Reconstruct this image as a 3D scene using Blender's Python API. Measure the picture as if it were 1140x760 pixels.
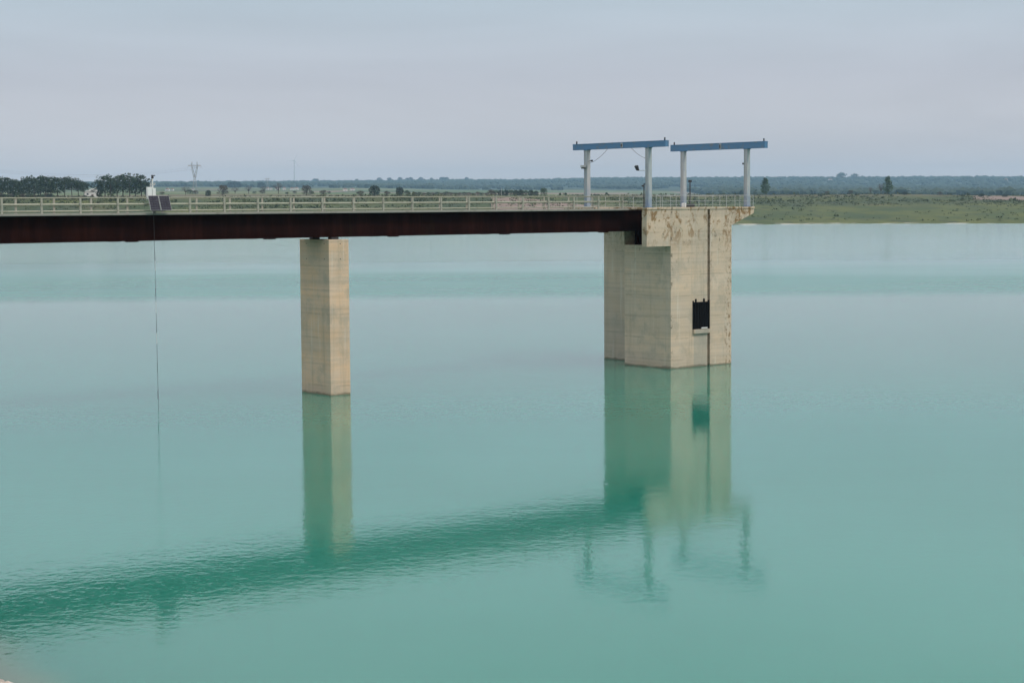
import bpy, bmesh, math, random
from mathutils import Vector, Matrix, noise
random.seed(7)
R = math.radians
C = bpy.context.scene.collection
for o in list(bpy.data.objects): bpy.data.objects.remove(o)

# ------------------------------------------------------------------ camera
EYE = 11.136
FPX = 1998.1                      # focal length in pixels of a 1140 px wide frame
PITCH, ROLL = 0.0756, -0.0067
cd = bpy.data.cameras.new('camera')
cam = bpy.data.objects.new('camera', cd); C.objects.link(cam)
cd.sensor_width = 36.0; cd.lens = FPX / 1140 * 36.0
cd.clip_start = 0.5; cd.clip_end = 60000
cam.matrix_world = (Matrix.Translation((0, 0, EYE)) @ Matrix.Rotation(R(90) - PITCH, 4, 'X')
                    @ Matrix.Rotation(ROLL, 4, 'Z'))
S = bpy.context.scene
S.camera = cam
S.view_settings.view_transform = 'Standard'
S.view_settings.look = 'None'
S.view_settings.exposure = 0.13
S.view_settings.gamma = 1.0
S.view_settings.use_curve_mapping = False

# ------------------------------------------------------------------ light
SUN_EL, SUN_AZ = R(50), math.atan2(0.86, -0.50)       # azimuth from +Y towards +X
sd = Vector((math.sin(SUN_AZ) * math.cos(SUN_EL), math.cos(SUN_AZ) * math.cos(SUN_EL), math.sin(SUN_EL)))
sl = bpy.data.lights.new('sun', 'SUN'); sl.energy = 1.5; sl.angle = R(10); sl.color = (1.0, 0.93, 0.82)
sun = bpy.data.objects.new('sun', sl); C.objects.link(sun)
sun.rotation_euler = sd.to_track_quat('Z', 'Y').to_euler()
sun.location = (60, -40, 80)

W = bpy.data.worlds.new('World'); S.world = W; W.use_nodes = True
nt = W.node_tree; nt.nodes.clear()
wo = nt.nodes.new('ShaderNodeOutputWorld'); bg = nt.nodes.new('ShaderNodeBackground')
sky = nt.nodes.new('ShaderNodeTexSky'); sky.sky_type = 'NISHITA'; sky.sun_disc = False
sky.sun_elevation = SUN_EL; sky.sun_rotation = SUN_AZ
sky.altitude = 100; sky.air_density = 1.0; sky.dust_density = 2.0; sky.ozone_density = 1.5
tc = nt.nodes.new('ShaderNodeTexCoord')
mp = nt.nodes.new('ShaderNodeMapping'); mp.inputs['Scale'].default_value = (1.2, 1.2, 7.0)
mp.inputs['Rotation'].default_value = (R(6), R(-5), 0)
nz = nt.nodes.new('ShaderNodeTexNoise'); nz.inputs['Scale'].default_value = 2.2
nz.inputs['Detail'].default_value = 6; nz.inputs['Roughness'].default_value = 0.55; nz.inputs['Distortion'].default_value = 0.6
sx = nt.nodes.new('ShaderNodeSeparateXYZ'); nt.links.new(tc.outputs['Generated'], sx.inputs[0])
cr = nt.nodes.new('ShaderNodeValToRGB')            # thin high cloud veil, whiter at the horizon, brightened overhead as added fill light
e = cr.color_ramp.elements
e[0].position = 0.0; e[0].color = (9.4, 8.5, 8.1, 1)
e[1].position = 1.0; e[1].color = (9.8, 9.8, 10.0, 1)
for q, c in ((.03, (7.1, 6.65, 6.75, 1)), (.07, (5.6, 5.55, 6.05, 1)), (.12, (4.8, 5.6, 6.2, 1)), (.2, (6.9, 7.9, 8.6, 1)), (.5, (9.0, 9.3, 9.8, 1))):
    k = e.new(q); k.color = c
wv = nt.nodes.new('ShaderNodeMapRange'); wv.inputs['From Min'].default_value = .35; wv.inputs['From Max'].default_value = .7
wv.inputs['To Min'].default_value = .95; wv.inputs['To Max'].default_value = 1.10
vm = nt.nodes.new('ShaderNodeVectorMath'); vm.operation = 'SCALE'
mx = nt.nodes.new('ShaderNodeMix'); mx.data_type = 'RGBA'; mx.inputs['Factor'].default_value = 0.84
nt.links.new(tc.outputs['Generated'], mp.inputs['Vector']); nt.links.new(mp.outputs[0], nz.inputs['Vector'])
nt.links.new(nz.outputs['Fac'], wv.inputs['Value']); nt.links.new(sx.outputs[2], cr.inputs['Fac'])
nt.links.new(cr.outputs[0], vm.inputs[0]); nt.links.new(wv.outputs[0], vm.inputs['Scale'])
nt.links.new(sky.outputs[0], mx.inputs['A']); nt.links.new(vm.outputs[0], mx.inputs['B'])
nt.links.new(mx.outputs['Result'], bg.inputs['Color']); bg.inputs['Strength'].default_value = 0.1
nt.links.new(bg.outputs[0], wo.inputs['Surface'])

# ------------------------------------------------------------------ materials
MATS = {}
class N:
    """tiny node-graph helper"""
    def __init__(s, name):
        s.m = bpy.data.materials.new(name); s.m.use_nodes = True; s.t = s.m.node_tree
        s.b = s.t.nodes['Principled BSDF']; MATS[name] = s.m
    def n(s, typ, **kw):
        x = s.t.nodes.new('ShaderNode' + typ)
        for k, v in kw.items():
            if k in x.inputs: s.set(x.inputs[k], v)
            else: setattr(x, k, v)
        return x
    def set(s, sock, v):
        if hasattr(v, 'is_output') or isinstance(v, bpy.types.NodeSocket): s.t.links.new(v, sock)
        else: sock.default_value = v
    def pos(s): return s.n('NewGeometry').outputs['Position']
    def obj(s): return s.n('TexCoord').outputs['Object']
    def xyz(s, v): return s.n('SeparateXYZ', Vector=v).outputs
    def scale(s, v, sc): 
        x = s.n('Mapping'); s.set(x.inputs['Vector'], v); x.inputs['Scale'].default_value = sc; return x.outputs[0]
    def noise(s, v, sc, det=4, rough=.55, dist=0.):
        return s.n('TexNoise', Vector=v, Scale=sc, Detail=det, Roughness=rough, Distortion=dist).outputs['Fac']
    def math(s, op, a, b=0., c=0., clamp=False):
        x = s.n('Math', operation=op, use_clamp=clamp)
        for i, v in enumerate((a, b, c)): s.set(x.inputs[i], v)
        return x.outputs[0]
    def rng(s, v, a, b, c=0., d=1., smooth=True):
        x = s.n('MapRange', interpolation_type='SMOOTHSTEP' if smooth else 'LINEAR')
        for k, w in (('Value', v), ('From Min', a), ('From Max', b), ('To Min', c), ('To Max', d)): s.set(x.inputs[k], w)
        return x.outputs[0]
    def mix(s, f, a, b, blend='MIX'):
        x = s.n('Mix', data_type='RGBA', blend_type=blend)
        s.set(x.inputs['Factor'], f)
        for k, v in (('A', a), ('B', b)):
            i = [q for q in x.inputs if q.name == k and q.type == 'RGBA'][0]
            s.set(i, (*v, 1) if isinstance(v, tuple) and len(v) == 3 else v)
        return [q for q in x.outputs if q.type == 'RGBA'][0]
    def bump(s, h, strength, dist, nrm=None):
        x = s.n('Bump', Height=h, Strength=strength, Distance=dist)
        if nrm is not None: s.set(x.inputs['Normal'], nrm)
        return x.outputs[0]
    def out(s, col, rough=.85, normal=None, **kw):
        s.set(s.b.inputs['Base Color'], (*col, 1) if isinstance(col, tuple) and len(col) == 3 else col)
        s.set(s.b.inputs['Roughness'], rough)
        if normal is not None: s.set(s.b.inputs['Normal'], normal)
        for k, v in kw.items(): s.set(s.b.inputs[k.replace('_', ' ')], v)
        return s.m

def concrete(name, base, warm, lift, stain):
    g = N(name); p = g.pos(); x, y, z = g.xyz(p)
    c = g.mix(g.rng(g.noise(g.scale(p, (.5, .5, 1.1)), 1.0, 5), .35, .68), base, warm)
    # pours: each lift slightly different
    fl = g.math('FLOOR', g.math('DIVIDE', g.math('ADD', z, .55), lift))
    wn = g.n('TexWhiteNoise', noise_dimensions='1D', W=fl).outputs['Value']
    c = g.mix(g.math('MULTIPLY', wn, .22), c, (.34, .31, .25))
    fr = g.math('FRACT', g.math('DIVIDE', g.math('ADD', z, g.math('MULTIPLY', g.noise(p, .8), .06)), lift))
    seam = g.math('MULTIPLY', g.rng(g.math('ABSOLUTE', g.math('SUBTRACT', fr, .4)), 0., .06, .30, 0.), g.rng(g.noise(g.scale(p, (.9, .9, 2)), 1.), .4, .6))
    c = g.mix(seam, c, (.16, .145, .115))
    bd = g.noise(g.scale(p, (.12, .12, 5.)), 1.0, 4)                    # board marks
    c = g.mix(g.rng(bd, .38, .72, 0., .30), c, (.30, .26, .20))
    mo = g.noise(p, .75, 6, .7)
    c = g.mix(g.rng(mo, .48, .70, 0., .55), c, (.35, .315, .25))
    st = g.noise(g.scale(p, (1.7, 1.7, .13)), 1.0, 5, .65)               # runs down the face
    c = g.mix(g.rng(st, .50, .72, 0., .34), c, (.24, .215, .16))
    wh = g.noise(g.scale(p, (2.3, 2.3, .16)), 1.3, 5, .6)
    c = g.mix(g.rng(wh, .56, .74, 0., .45), c, (.72, .67, .58))        # lime streaks
    if stain:                                                           # rust and lichen high on the tower
        m = g.math('MULTIPLY', g.rng(g.noise(g.scale(p, (1.0, 1.0, .8)), 1.5, 7, .72, .5), .50, .58), g.rng(z, 7.6, 10.0))
        c = g.mix(g.math('MULTIPLY', m, .85), c, (.22, .115, .032))
        m2 = g.math('MULTIPLY', g.rng(g.noise(g.scale(p, (2.2, 2.2, 1.0)), 1.7, 6, .75), .57, .68), g.rng(z, 5.0, 9.6))
        c = g.mix(g.math('MULTIPLY', m2, .75), c, (.055, .05, .03))
    if stain:                # local frame of the tower: u to the right along the front, z up
        u, v, w = g.xyz(g.obj())
        st2 = g.math('MULTIPLY', g.math('MULTIPLY', g.rng(u, -1.02, -.9), g.rng(u, .30, .42, 1., 0.)), g.rng(w, 3.6, 2.4, .16, .45))
        c = g.mix(st2, c, (.30, .30, .26))                              # grey wash around the gate
        ed = g.math('MAXIMUM', g.math('MULTIPLY', g.rng(u, 1.9, 2.45), g.rng(w, 5.6, 3.8, .7, 1.)), g.math('MULTIPLY', g.rng(g.math('ABSOLUTE', g.math('SUBTRACT', u, .55)), .0, .55, 1., 0.), g.rng(w, 5., 9., .25, 1.)))
        sp1 = g.rng(g.noise(g.scale(p, (2.6, 2.6, 1.6)), 2.0, 6, .72), .53, .60)
        c = g.mix(g.math('MULTIPLY', g.math('MULTIPLY', ed, sp1), .85), c, (.17, .09, .028))
        co = g.math('MULTIPLY', g.rng(g.math('ABSOLUTE', g.math('ADD', u, 3.12)), 0., .16, 1., 0.), g.rng(g.noise(p, 2.4, 4, .7), .52, .58))
        co = g.math('MULTIPLY', co, g.rng(v, -3.70, -3.73))
        c = g.mix(g.math('MULTIPLY', co, .8), c, (.07, .06, .04))
    c = g.mix(g.rng(g.math('ADD', z, g.math('MULTIPLY', g.noise(p, 1.5), .35)), .20, .34, .7, 0.), c, (.09, .09, .055))  # tide line
    sp = g.noise(p, 14., 3)
    return g.out(c, .9, g.bump(g.math('ADD', g.math('MULTIPLY', sp, .6), bd), .5, .02))
concrete('concrete', (.63, .50, .38), (.66, .50, .355), 1.45, True)
concrete('concrete_pier', (.68, .505, .365), (.74, .495, .31), 1.42, False)

def metal(name, col, dirt, rough=.55, amt=.5, sc=6., metallic=0.):
    g = N(name); p = g.pos()
    c = g.mix(g.rng(g.noise(p, sc, 5, .65), .5, .7, 0., amt), col, dirt)
    return g.out(c, rough, g.bump(g.noise(p, 30., 2), .15, .004), Metallic=metallic)
g = N('girder_steel'); p = g.pos()
c = g.mix(g.rng(g.noise(g.scale(p, (1.1, 1.1, .12)), 1., 6, .7), .42, .66), (.0125, .0038, .0030), (.025, .0072, .005))
c = g.mix(g.rng(g.noise(g.scale(p, (.5, .5, .08)), 1., 3), .62, .70, 0., .6), c, (.032, .024, .008))
g.out(c, .85, g.bump(g.noise(p, 12., 3), .2, .006))
MATS['girder_steel'].node_tree.nodes['Principled BSDF'].inputs['Specular IOR Level'].default_value = .04
metal('curb_concrete', (.27, .255, .225), (.17, .155, .13), .85, .7, 1.5)
metal('rail_paint', (.37, .36, .28), (.22, .205, .16), .6, .7, 5.)
metal('post_paint', (.33, .32, .265), (.19, .175, .14), .6, .7, 7.)
metal('galvanised', (.46, .47, .47), (.28, .28, .28), .45, .5, 8.)
metal('blue_paint', (.085, .200, .350), (.17, .19, .20), .6, .85, 2.6)
metal('dark_metal', (.025, .026, .03), (.05, .045, .04), .5, .5, 9.)
metal('white_paint', (.72, .72, .70), (.5, .48, .44), .45, .4, 9.)
metal('gate_steel', (.006, .006, .007), (.014, .011, .009), .9, .5, 5.)
MATS['gate_steel'].node_tree.nodes['Principled BSDF'].inputs['Specular IOR Level'].default_value = .1
metal('cable_rubber', (.03, .03, .032), (.06, .06, .06), .6, .4, 9.)
metal('cable_band', (.6, .6, .58), (.4, .4, .4), .6, .4, 9.)
metal('pylon_steel', (.30, .31, .32), (.22, .22, .22), .5, .5, 3.)
metal('lens_glass', (.02, .02, .025), (.03, .03, .03), .1, .2, 9.)
metal('turbine_white', (.7, .7, .7), (.6, .6, .6), .4, .3, 1.)
g = N('solar_cell'); p = g.obj()
g.out(g.mix(g.rng(g.noise(p, 3., 2), .4, .6), (.012, .011, .022), (.02, .018, .03)), .12)
# gantry leg: worn blue-white paint, bluer towards the foot where the newer coat is
g = N('leg_paint'); p = g.pos(); z = g.xyz(p)[2]
f = g.math('ADD', g.rng(z, 11.0, 12.6, .62, .06), g.math('MULTIPLY', g.math('SUBTRACT', g.noise(g.scale(p, (3, 3, 1.2)), 1.5, 5, .7), .5), 1.6), clamp=True)
g.out(g.mix(f, (.42, .435, .44), (.14, .22, .34)), .6, g.bump(g.noise(p, 25.), .2, .004))

def foliage(name, a, b, sc=.25):
    g = N(name); p = g.pos(); rnd = g.n('ObjectInfo').outputs['Random']
    c = g.mix(g.rng(g.noise(p, sc, 4, .6), .35, .65), a, b)
    c = g.mix(g.math('MULTIPLY', rnd, .35), c, tuple(v * .6 for v in a))
    return g.out(c, .8)
foliage('pine_needles', (.019, .042, .019), (.042, .074, .028), .6)
foliage('broad_leaves', (.030, .060, .020), (.055, .095, .030))
foliage('dark_leaves', (.014, .030, .015), (.026, .050, .020))
foliage('poplar_leaves', (.045, .095, .030), (.085, .145, .042))
foliage('dry_leaves', (.075, .065, .040), (.11, .09, .055))
foliage('bare_twigs', (.10, .085, .07), (.14, .115, .095))
foliage('scrub_leaves', (.048, .068, .019), (.085, .098, .027), .03)
foliage('forest_leaves', (.022, .046, .022), (.045, .072, .030), .004)
metal('bark', (.07, .05, .035), (.12, .09, .06), .9, .6, 1.)
metal('house_wall', (.72, .70, .66), (.6, .56, .5), .8, .4, .3)
metal('roof_tiles', (.30, .15, .09), (.22, .13, .09), .85, .6, .6)
metal('window_dark', (.03, .035, .04), (.05, .05, .05), .2, .4, 2.)
metal('door_wood', (.12, .07, .04), (.08, .05, .03), .6, .4, 2.)

# shoreline on the camera's side: straight line, inland is behind and to the left
SH0 = Vector((-12.36, 41.76)); SHN = Vector((-.849, -.528))
g = N('lake_water'); p = g.pos(); x, y, z = g.xyz(p)
inl = g.math('ADD', g.math('MULTIPLY', g.math('SUBTRACT', x, SH0.x), SHN.x), g.math('MULTIPLY', g.math('SUBTRACT', y, SH0.y), SHN.y))
body = g.mix(g.rng(g.noise(g.scale(p, (.012, .03, 1)), 1., 3), .35, .65), (.017, .184, .128), (.024, .204, .148))
body = g.mix(g.rng(g.math('ADD', inl, g.math('MULTIPLY', g.noise(p, .25, 3), 1.0)), -1.5, .6, 0., .55), body, (.24, .23, .13))
# wind: calm pools and ruffled streaks
wind = g.rng(g.noise(g.scale(p, (.006, .011, 1)), 1., 4, .5, .4), .42, .66)
band = g.math('MULTIPLY', g.rng(y, 205., 232.), g.rng(y, 300., 420., 1., 0.))
left = g.math('MULTIPLY', g.rng(x, -2., -22.), g.rng(y, 90., 62.))
calm = g.math('MULTIPLY', wind, g.rng(y, 120., 180., .30, .10))
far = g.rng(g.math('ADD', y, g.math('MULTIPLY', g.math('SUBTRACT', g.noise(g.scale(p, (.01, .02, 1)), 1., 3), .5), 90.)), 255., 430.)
body = g.mix(far, body, (.38, .58, .60))          # bright sky reflection painted into the far water's body colour
n1 = g.noise(g.scale(p, (1.0, 1.25, 1)), 2.1, 2, .5, .3)
n3 = g.noise(g.scale(p, (1.0, .5, 1)), 5.5, 2, .5)
n2 = g.noise(g.scale(p, (.8, 1.1, 1)), .55, 2, .5, .2)
hgt = g.math('ADD', g.math('ADD', g.math('MULTIPLY', n1, .45), g.math('MULTIPLY', n2, .6)), g.math('MULTIPLY', n3, .34))
amp = g.math('ADD', g.rng(left, 0., 1., .0058, .0130, smooth=False), g.math('MULTIPLY', calm, .010))
amp = g.math('MULTIPLY', amp, g.rng(y, 75., 190., 1., .32))
amp = g.math('ADD', amp, g.math('ADD', g.math('MULTIPLY', far, .002), g.math('MULTIPLY', band, .008)))
nrm = g.bump(hgt, 1.0, amp)
# beyond a few hundred metres the wavelets are far below a pixel: tilt the facets directly
wn = g.n('TexNoise', Vector=p, Scale=37.0, Detail=1.0).outputs['Color']
tl = g.n('VectorMath', operation='SUBTRACT'); g.set(tl.inputs[0], wn); tl.inputs[1].default_value = (.5, .5, .5)
ts = g.n('VectorMath', operation='SCALE'); g.set(ts.inputs[0], tl.outputs[0]); g.set(ts.inputs['Scale'], g.math('MULTIPLY', far, .55))
ta_ = g.n('VectorMath', operation='ADD'); g.set(ta_.inputs[0], nrm); g.set(ta_.inputs[1], ts.outputs[0])
tn = g.n('VectorMath', operation='NORMALIZE'); g.set(tn.inputs[0], ta_.outputs[0]); nrm = tn.outputs[0]
rgh = g.math('ADD', .055, g.math('ADD', g.math('MULTIPLY', calm, .10), g.math('MULTIPLY', g.math('MULTIPLY', band, g.math('SUBTRACT', 1., far)), .13)))
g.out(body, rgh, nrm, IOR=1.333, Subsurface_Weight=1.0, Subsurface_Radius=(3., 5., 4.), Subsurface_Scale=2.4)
g.b.subsurface_method = 'BURLEY'

# land
g = N('land'); p = g.pos(); x, y, z = g.xyz(p)
vo = g.n('TexVoronoi', Vector=g.scale(p, (.0042, .0022, 0)), Scale=1.0)
vr = g.n('ValToRGB'); g.set(vr.inputs['Fac'], g.xyz(vo.outputs['Color'])[0]); vr.color_ramp.interpolation = 'CONSTANT'
el = vr.color_ramp.elements
el[0].position = 0; el[0].color = (.075, .115, .03, 1); el[1].position = .28; el[1].color = (.13, .15, .055, 1)
for pos_, col_ in ((.5, (.055, .09, .03, 1)), (.66, (.22, .165, .12, 1)), (.78, (.17, .17, .085, 1)), (.9, (.08, .10, .04, 1))):
    e = el.new(pos_); e.color = col_
fields = vr.outputs['Color']
gr = g.mix(g.rng(g.noise(g.scale(p, (.02, .008, 0)), 1., 6, .65), .38, .62), (.034, .060, .006), (.098, .110, .012))
gr = g.mix(g.rng(g.noise(g.scale(p, (.05, .02, 0)), 1.3, 5, .7), .52, .68, 0., .8), gr, (.022, .034, .010))
gr = g.mix(g.rng(g.noise(g.scale(p, (.008, .02, 0)), 1.3, 5, .7), .6, .68, 0., .6), gr, (.11, .08, .04))
c = g.mix(g.rng(y, 1350., 1600.), gr, fields)
c = g.mix(g.math('MULTIPLY', g.rng(z, 15.2, 17.2), g.rng(y, 1700., 1500.)), c, g.mix(g.noise(p, .01), (.16, .115, .065), (.12, .12, .05)))   # dry strip on the crest
c = g.mix(g.rng(g.math('ADD', y, g.math('MULTIPLY', g.math('SUBTRACT', g.noise(p, .0012, 4), .5), 2500.)), g.math('SUBTRACT', 4300., g.rng(g.math('DIVIDE', x, y), .09, .125, 0., 2300.)), g.math('SUBTRACT', 4900., g.rng(g.math('DIVIDE', x, y), .09, .125, 0., 2300.))), c, (.028, .050, .022))
c = g.mix(g.math('MULTIPLY', g.rng(z, 5., 12.), g.math('MULTIPLY', g.rng(y, 1500., 1400.), g.rng(g.noise(g.scale(p, (.012, .03, .05)), 1., 6, .7), .38, .62, .1, .6))), c, (.024, .040, .016))
sand = g.math('MULTIPLY', g.rng(z, .15, .75, 1., 0.), g.rng(g.noise(g.scale(p, (.045, .09, .4)), 1., 6, .75), .50, .57))
c = g.mix(g.math('MULTIPLY', sand, .9), c, (.47, .44, .37))
near = g.rng(y, 150., 110.)
c = g.mix(near, c, g.mix(g.noise(p, 3., 5), (.46, .40, .34), (.28, .24, .20)))
g.out(c, .95, g.bump(g.noise(p, .5, 4), .6, .3))
g = N('stone'); p = g.pos()
g.out(g.mix(g.rng(g.noise(p, 2.5, 5), .35, .65), (.52, .46, .40), (.34, .29, .25)), .9, g.bump(g.noise(p, 9., 4), .5, .03))
g = N('clods'); p = g.pos(); g.out(g.mix(g.rng(g.noise(g.scale(p, (.05, .2, 0)), 1., 4), .35, .65), (.25, .175, .14), (.18, .135, .105)), .95)
g = N('track_dirt'); p = g.pos(); g.out(g.mix(g.noise(p, .3), (.55, .5, .42), (.42, .38, .3)), .95)

# ------------------------------------------------------------------ geometry helpers
TH = 0.6973
P0 = Vector((-26.2326, 92.7121))
DX, DY = math.cos(TH), math.sin(TH)
def world(u, v, z=0.): return Vector((P0.x + DX * u - DY * v, P0.y + DY * u + DX * v, z))
def ray(px, dist):
    """ground position (x, y) at the bearing that the frame column px looks along"""
    return Vector(((px - 570) / FPX * dist, dist))

def put(o, parent=None):
    C.objects.link(o)
    if parent is not None: o.parent = parent
    return o
def tag(o, label, cat, group=None):
    o['label'] = label; o['category'] = cat
    if group: o['group'] = group
    return o
def empty(name, loc, rz=0., label=None, cat=None, group=None):
    o = bpy.data.objects.new(name, None); o.empty_display_size = .3
    o.location = loc; o.rotation_euler = (0, 0, rz); C.objects.link(o)
    if label: tag(o, label, cat, group)
    return o
class MB:
    """collects simple shapes into one mesh"""
    def __init__(s, o=(0, 0, 0)): s.bm = bmesh.new(); s.o = Vector(o)
    def box(s, a0, a1, b0, b1, c0, c1, bev=0.):
        vs = [s.bm.verts.new(Vector((a, b, c)) - s.o) for a in (a0, a1) for b in (b0, b1) for c in (c0, c1)]
        fs = []
        for q in ((0, 1, 3, 2), (4, 6, 7, 5), (0, 4, 5, 1), (2, 3, 7, 6), (0, 2, 6, 4), (1, 5, 7, 3)):
            fs.append(s.bm.faces.new([vs[i] for i in q]))
        if bev:
            es = list({e for f in fs for e in f.edges})
            bmesh.ops.bevel(s.bm, geom=es, offset=bev, segments=1, affect='EDGES')
        return s
    def prism(s, pts, z0, z1):
        lo = [s.bm.verts.new(Vector((a, b, z0)) - s.o) for a, b in pts]; hi = [s.bm.verts.new(Vector((a, b, z1)) - s.o) for a, b in pts]
        n = len(pts); s.bm.faces.new(lo[::-1]); s.bm.faces.new(hi)
        for i in range(n): s.bm.faces.new((lo[i], lo[(i + 1) % n], hi[(i + 1) % n], hi[i]))
        return s
    def extr(s, prof, b0, b1):
        """profile in (u, z) pushed along v"""
        lo = [s.bm.verts.new(Vector((a, b0, c)) - s.o) for a, c in prof]; hi = [s.bm.verts.new(Vector((a, b1, c)) - s.o) for a, c in prof]
        n = len(prof); s.bm.faces.new(lo); s.bm.faces.new(hi[::-1])
        for i in range(n): s.bm.faces.new((lo[i], hi[i], hi[(i + 1) % n], lo[(i + 1) % n]))
        return s
    def tube(s, a, b, r0, r1=None, n=8):
        r1 = r0 if r1 is None else r1
        a = Vector(a) - s.o; b = Vector(b) - s.o; d = (b - a)
        q = d.to_track_quat('Z', 'Y'); A, B = [], []
        for i in range(n):
            w = q @ Vector((math.cos(2 * math.pi * i / n), math.sin(2 * math.pi * i / n), 0))
            A.append(s.bm.verts.new(a + w * r0)); B.append(s.bm.verts.new(b + w * r1))
        for i in range(n): s.bm.faces.new((A[i], A[(i + 1) % n], B[(i + 1) % n], B[i]))
        s.bm.faces.new(A[::-1]); s.bm.faces.new(B); return s
    def path(s, pts, r, n=6):
        for a, b in zip(pts, pts[1:]): s.tube(a, b, r, r, n)
        return s
    def mesh(s, name, mat, smooth=False):
        bmesh.ops.recalc_face_normals(s.bm, faces=s.bm.faces)
        me = bpy.data.meshes.new(name); s.bm.to_mesh(me); s.bm.free()
        me.materials.append(MATS[mat])
        if smooth:
            for f in me.polygons: f.use_smooth = True
        return me
    def build(s, name, mat, parent=None, smooth=False):
        return put(bpy.data.objects.new(name, s.mesh(name, mat, smooth)), parent)
def inst(name, me, parent, loc=(0, 0, 0), rz=0., sc=(1, 1, 1)):
    o = bpy.data.objects.new(name, me); o.location = loc; o.rotation_euler = (0, 0, rz); o.scale = sc
    return put(o, parent)

# ------------------------------------------------------------------ terrain
COLX = [-2000, 0, 200, 400, 560, 700, 800, 950, 1140, 3500]
def yh(px): return 232.4 - .00673 * px
ROWS = [  # distance by column, photo row by column
    ([950, 800, 810, 830, 860, 900, 950, 975, 940, 900], None, 0.0),
    ([968, 818, 828, 848, 878, 918, 968, 993, 958, 918], None, 1.1),
    ([1150, 1000, 1020, 1060, 1100, 1250, 1350, 1400, 1400, 1400], [219.5, 219.5, 219.5, 219, 219, 218.3, 217.2, 216.8, 217.2, 217.2], 0),
    ([2200] * 10, [215.5, 215.5, 215.5, 215.5, 216.5, 216.8, 218.3, 218.5, 218.5, 218.5], 0),
    ([4000] * 10, [210, 210, 210, 210.5, 213, 214.8, 216.5, 216.5, 216.5, 217], 0),
    ([6000] * 10, [207, 206.5, 206.5, 207, 209, 209, 209, 209, 209, 209], 0),
    ([8500] * 10, [204, 204, 203.2, 203.4, 201.4, 198.8, 198.6, 198.6, 197.6, 197.6], 0),
    ([12500] * 10, [212] * 10, 0)]
def lerp_col(tab, px):
    if px <= COLX[0]: return tab[0]
    for i in range(len(COLX) - 1):
        if px <= COLX[i + 1]:
            t = (px - COLX[i]) / (COLX[i + 1] - COLX[i]); t = t * t * (3 - 2 * t)
            return tab[i] + (tab[i + 1] - tab[i]) * t
    return tab[-1]
def land_z(X, Y):
    r = math.hypot(X, Y); az = math.degrees(math.atan2(X, Y))
    d = (X - SH0.x) * SHN.x + (Y - SH0.y) * SHN.y
    if d > 0: nb = min(d * .78, 9.2) + (max(0, min(1, (d - 40) / 300)) * 6)
    else: nb = max(-6, d * .45)
    if Y <= 0 or abs(az) > 62: 
        fz = -6. if r < 900 else min(60, (r - 900) * .012)
    else:
        px = 570 + FPX * X / Y
        px = max(-2000, min(3500, px))
        ds, zs = [], []
        for dist, rows, z in ROWS:
            D = lerp_col(dist, px); ds.append(D)
            zs.append(z if rows is None else EYE + (yh(px) - lerp_col(rows, px)) / FPX * D)
        wob = noise.noise(Vector((X * .012, Y * .004, 0))) * 14 + noise.noise(Vector((X * .05, Y * .02, 3))) * 5
        q = Y + wob
        if q < ds[0]: fz = max(-6, (q - ds[0]) * .1)
        else:
            fz = zs[-1]
            for i in range(len(ds) - 1):
                if q < ds[i + 1]:
                    t = (q - ds[i]) / (ds[i + 1] - ds[i]); fz = zs[i] + (zs[i + 1] - zs[i]) * t; break
            k = max(0, min(1, (q - ds[0]) / 200))
            fz += noise.noise(Vector((X * .006, Y * .003, 7))) * 1.2 * k
            if q > 4000: fz += noise.noise(Vector((X * .0009, Y * .0006, 9))) * 7 * min(1, (q - 4000) / 3000)
    return max(nb, fz)
angs = [-180 + i * 6 for i in range(20)] + [-60 + i * 2 for i in range(19)] + [-22 + i * .22 for i in range(201)] + [22.5 + i * 2 for i in range(19)] + [60.5 + i * 6 for i in range(20)]
angs = sorted(set(round(a, 3) for a in angs if a < 179))
rad = [0.]
r = 4.
while r < 100: rad.append(r); r *= 1.07
while r < 780: rad.append(r); r *= 1.16
r = 785
while r < 1500: rad.append(r); r += 9
while r < 12500: rad.append(r); r *= 1.022
vs, fs = [], []
na = len(angs)
for rr in rad:
    for a in angs:
        X, Y = rr * math.sin(R(a)), rr * math.cos(R(a))
        vs.append((X, Y, land_z(X, Y)))
for i in range(len(rad) - 1):
    for j in range(na):
        k = (j + 1) % na
        fs.append((i * na + j, i * na + k, (i + 1) * na + k, (i + 1) * na + j))
me = bpy.data.meshes.new('terrain'); me.from_pydata(vs, [], fs); me.materials.append(MATS['land'])
for f in me.polygons: f.use_smooth = True
ground = put(bpy.data.objects.new('terrain', me)); ground['kind'] = 'structure'
ground['label'] = 'green lake shore, farmland and far wooded ridge'
def gz(X, Y): return land_z(X, Y)

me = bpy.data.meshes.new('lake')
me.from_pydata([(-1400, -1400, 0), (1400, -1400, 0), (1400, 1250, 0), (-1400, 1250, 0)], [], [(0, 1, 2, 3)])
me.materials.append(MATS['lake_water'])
lake = put(bpy.data.objects.new('lake', me)); lake['kind'] = 'structure'; lake['label'] = 'calm turquoise reservoir water'

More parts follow.
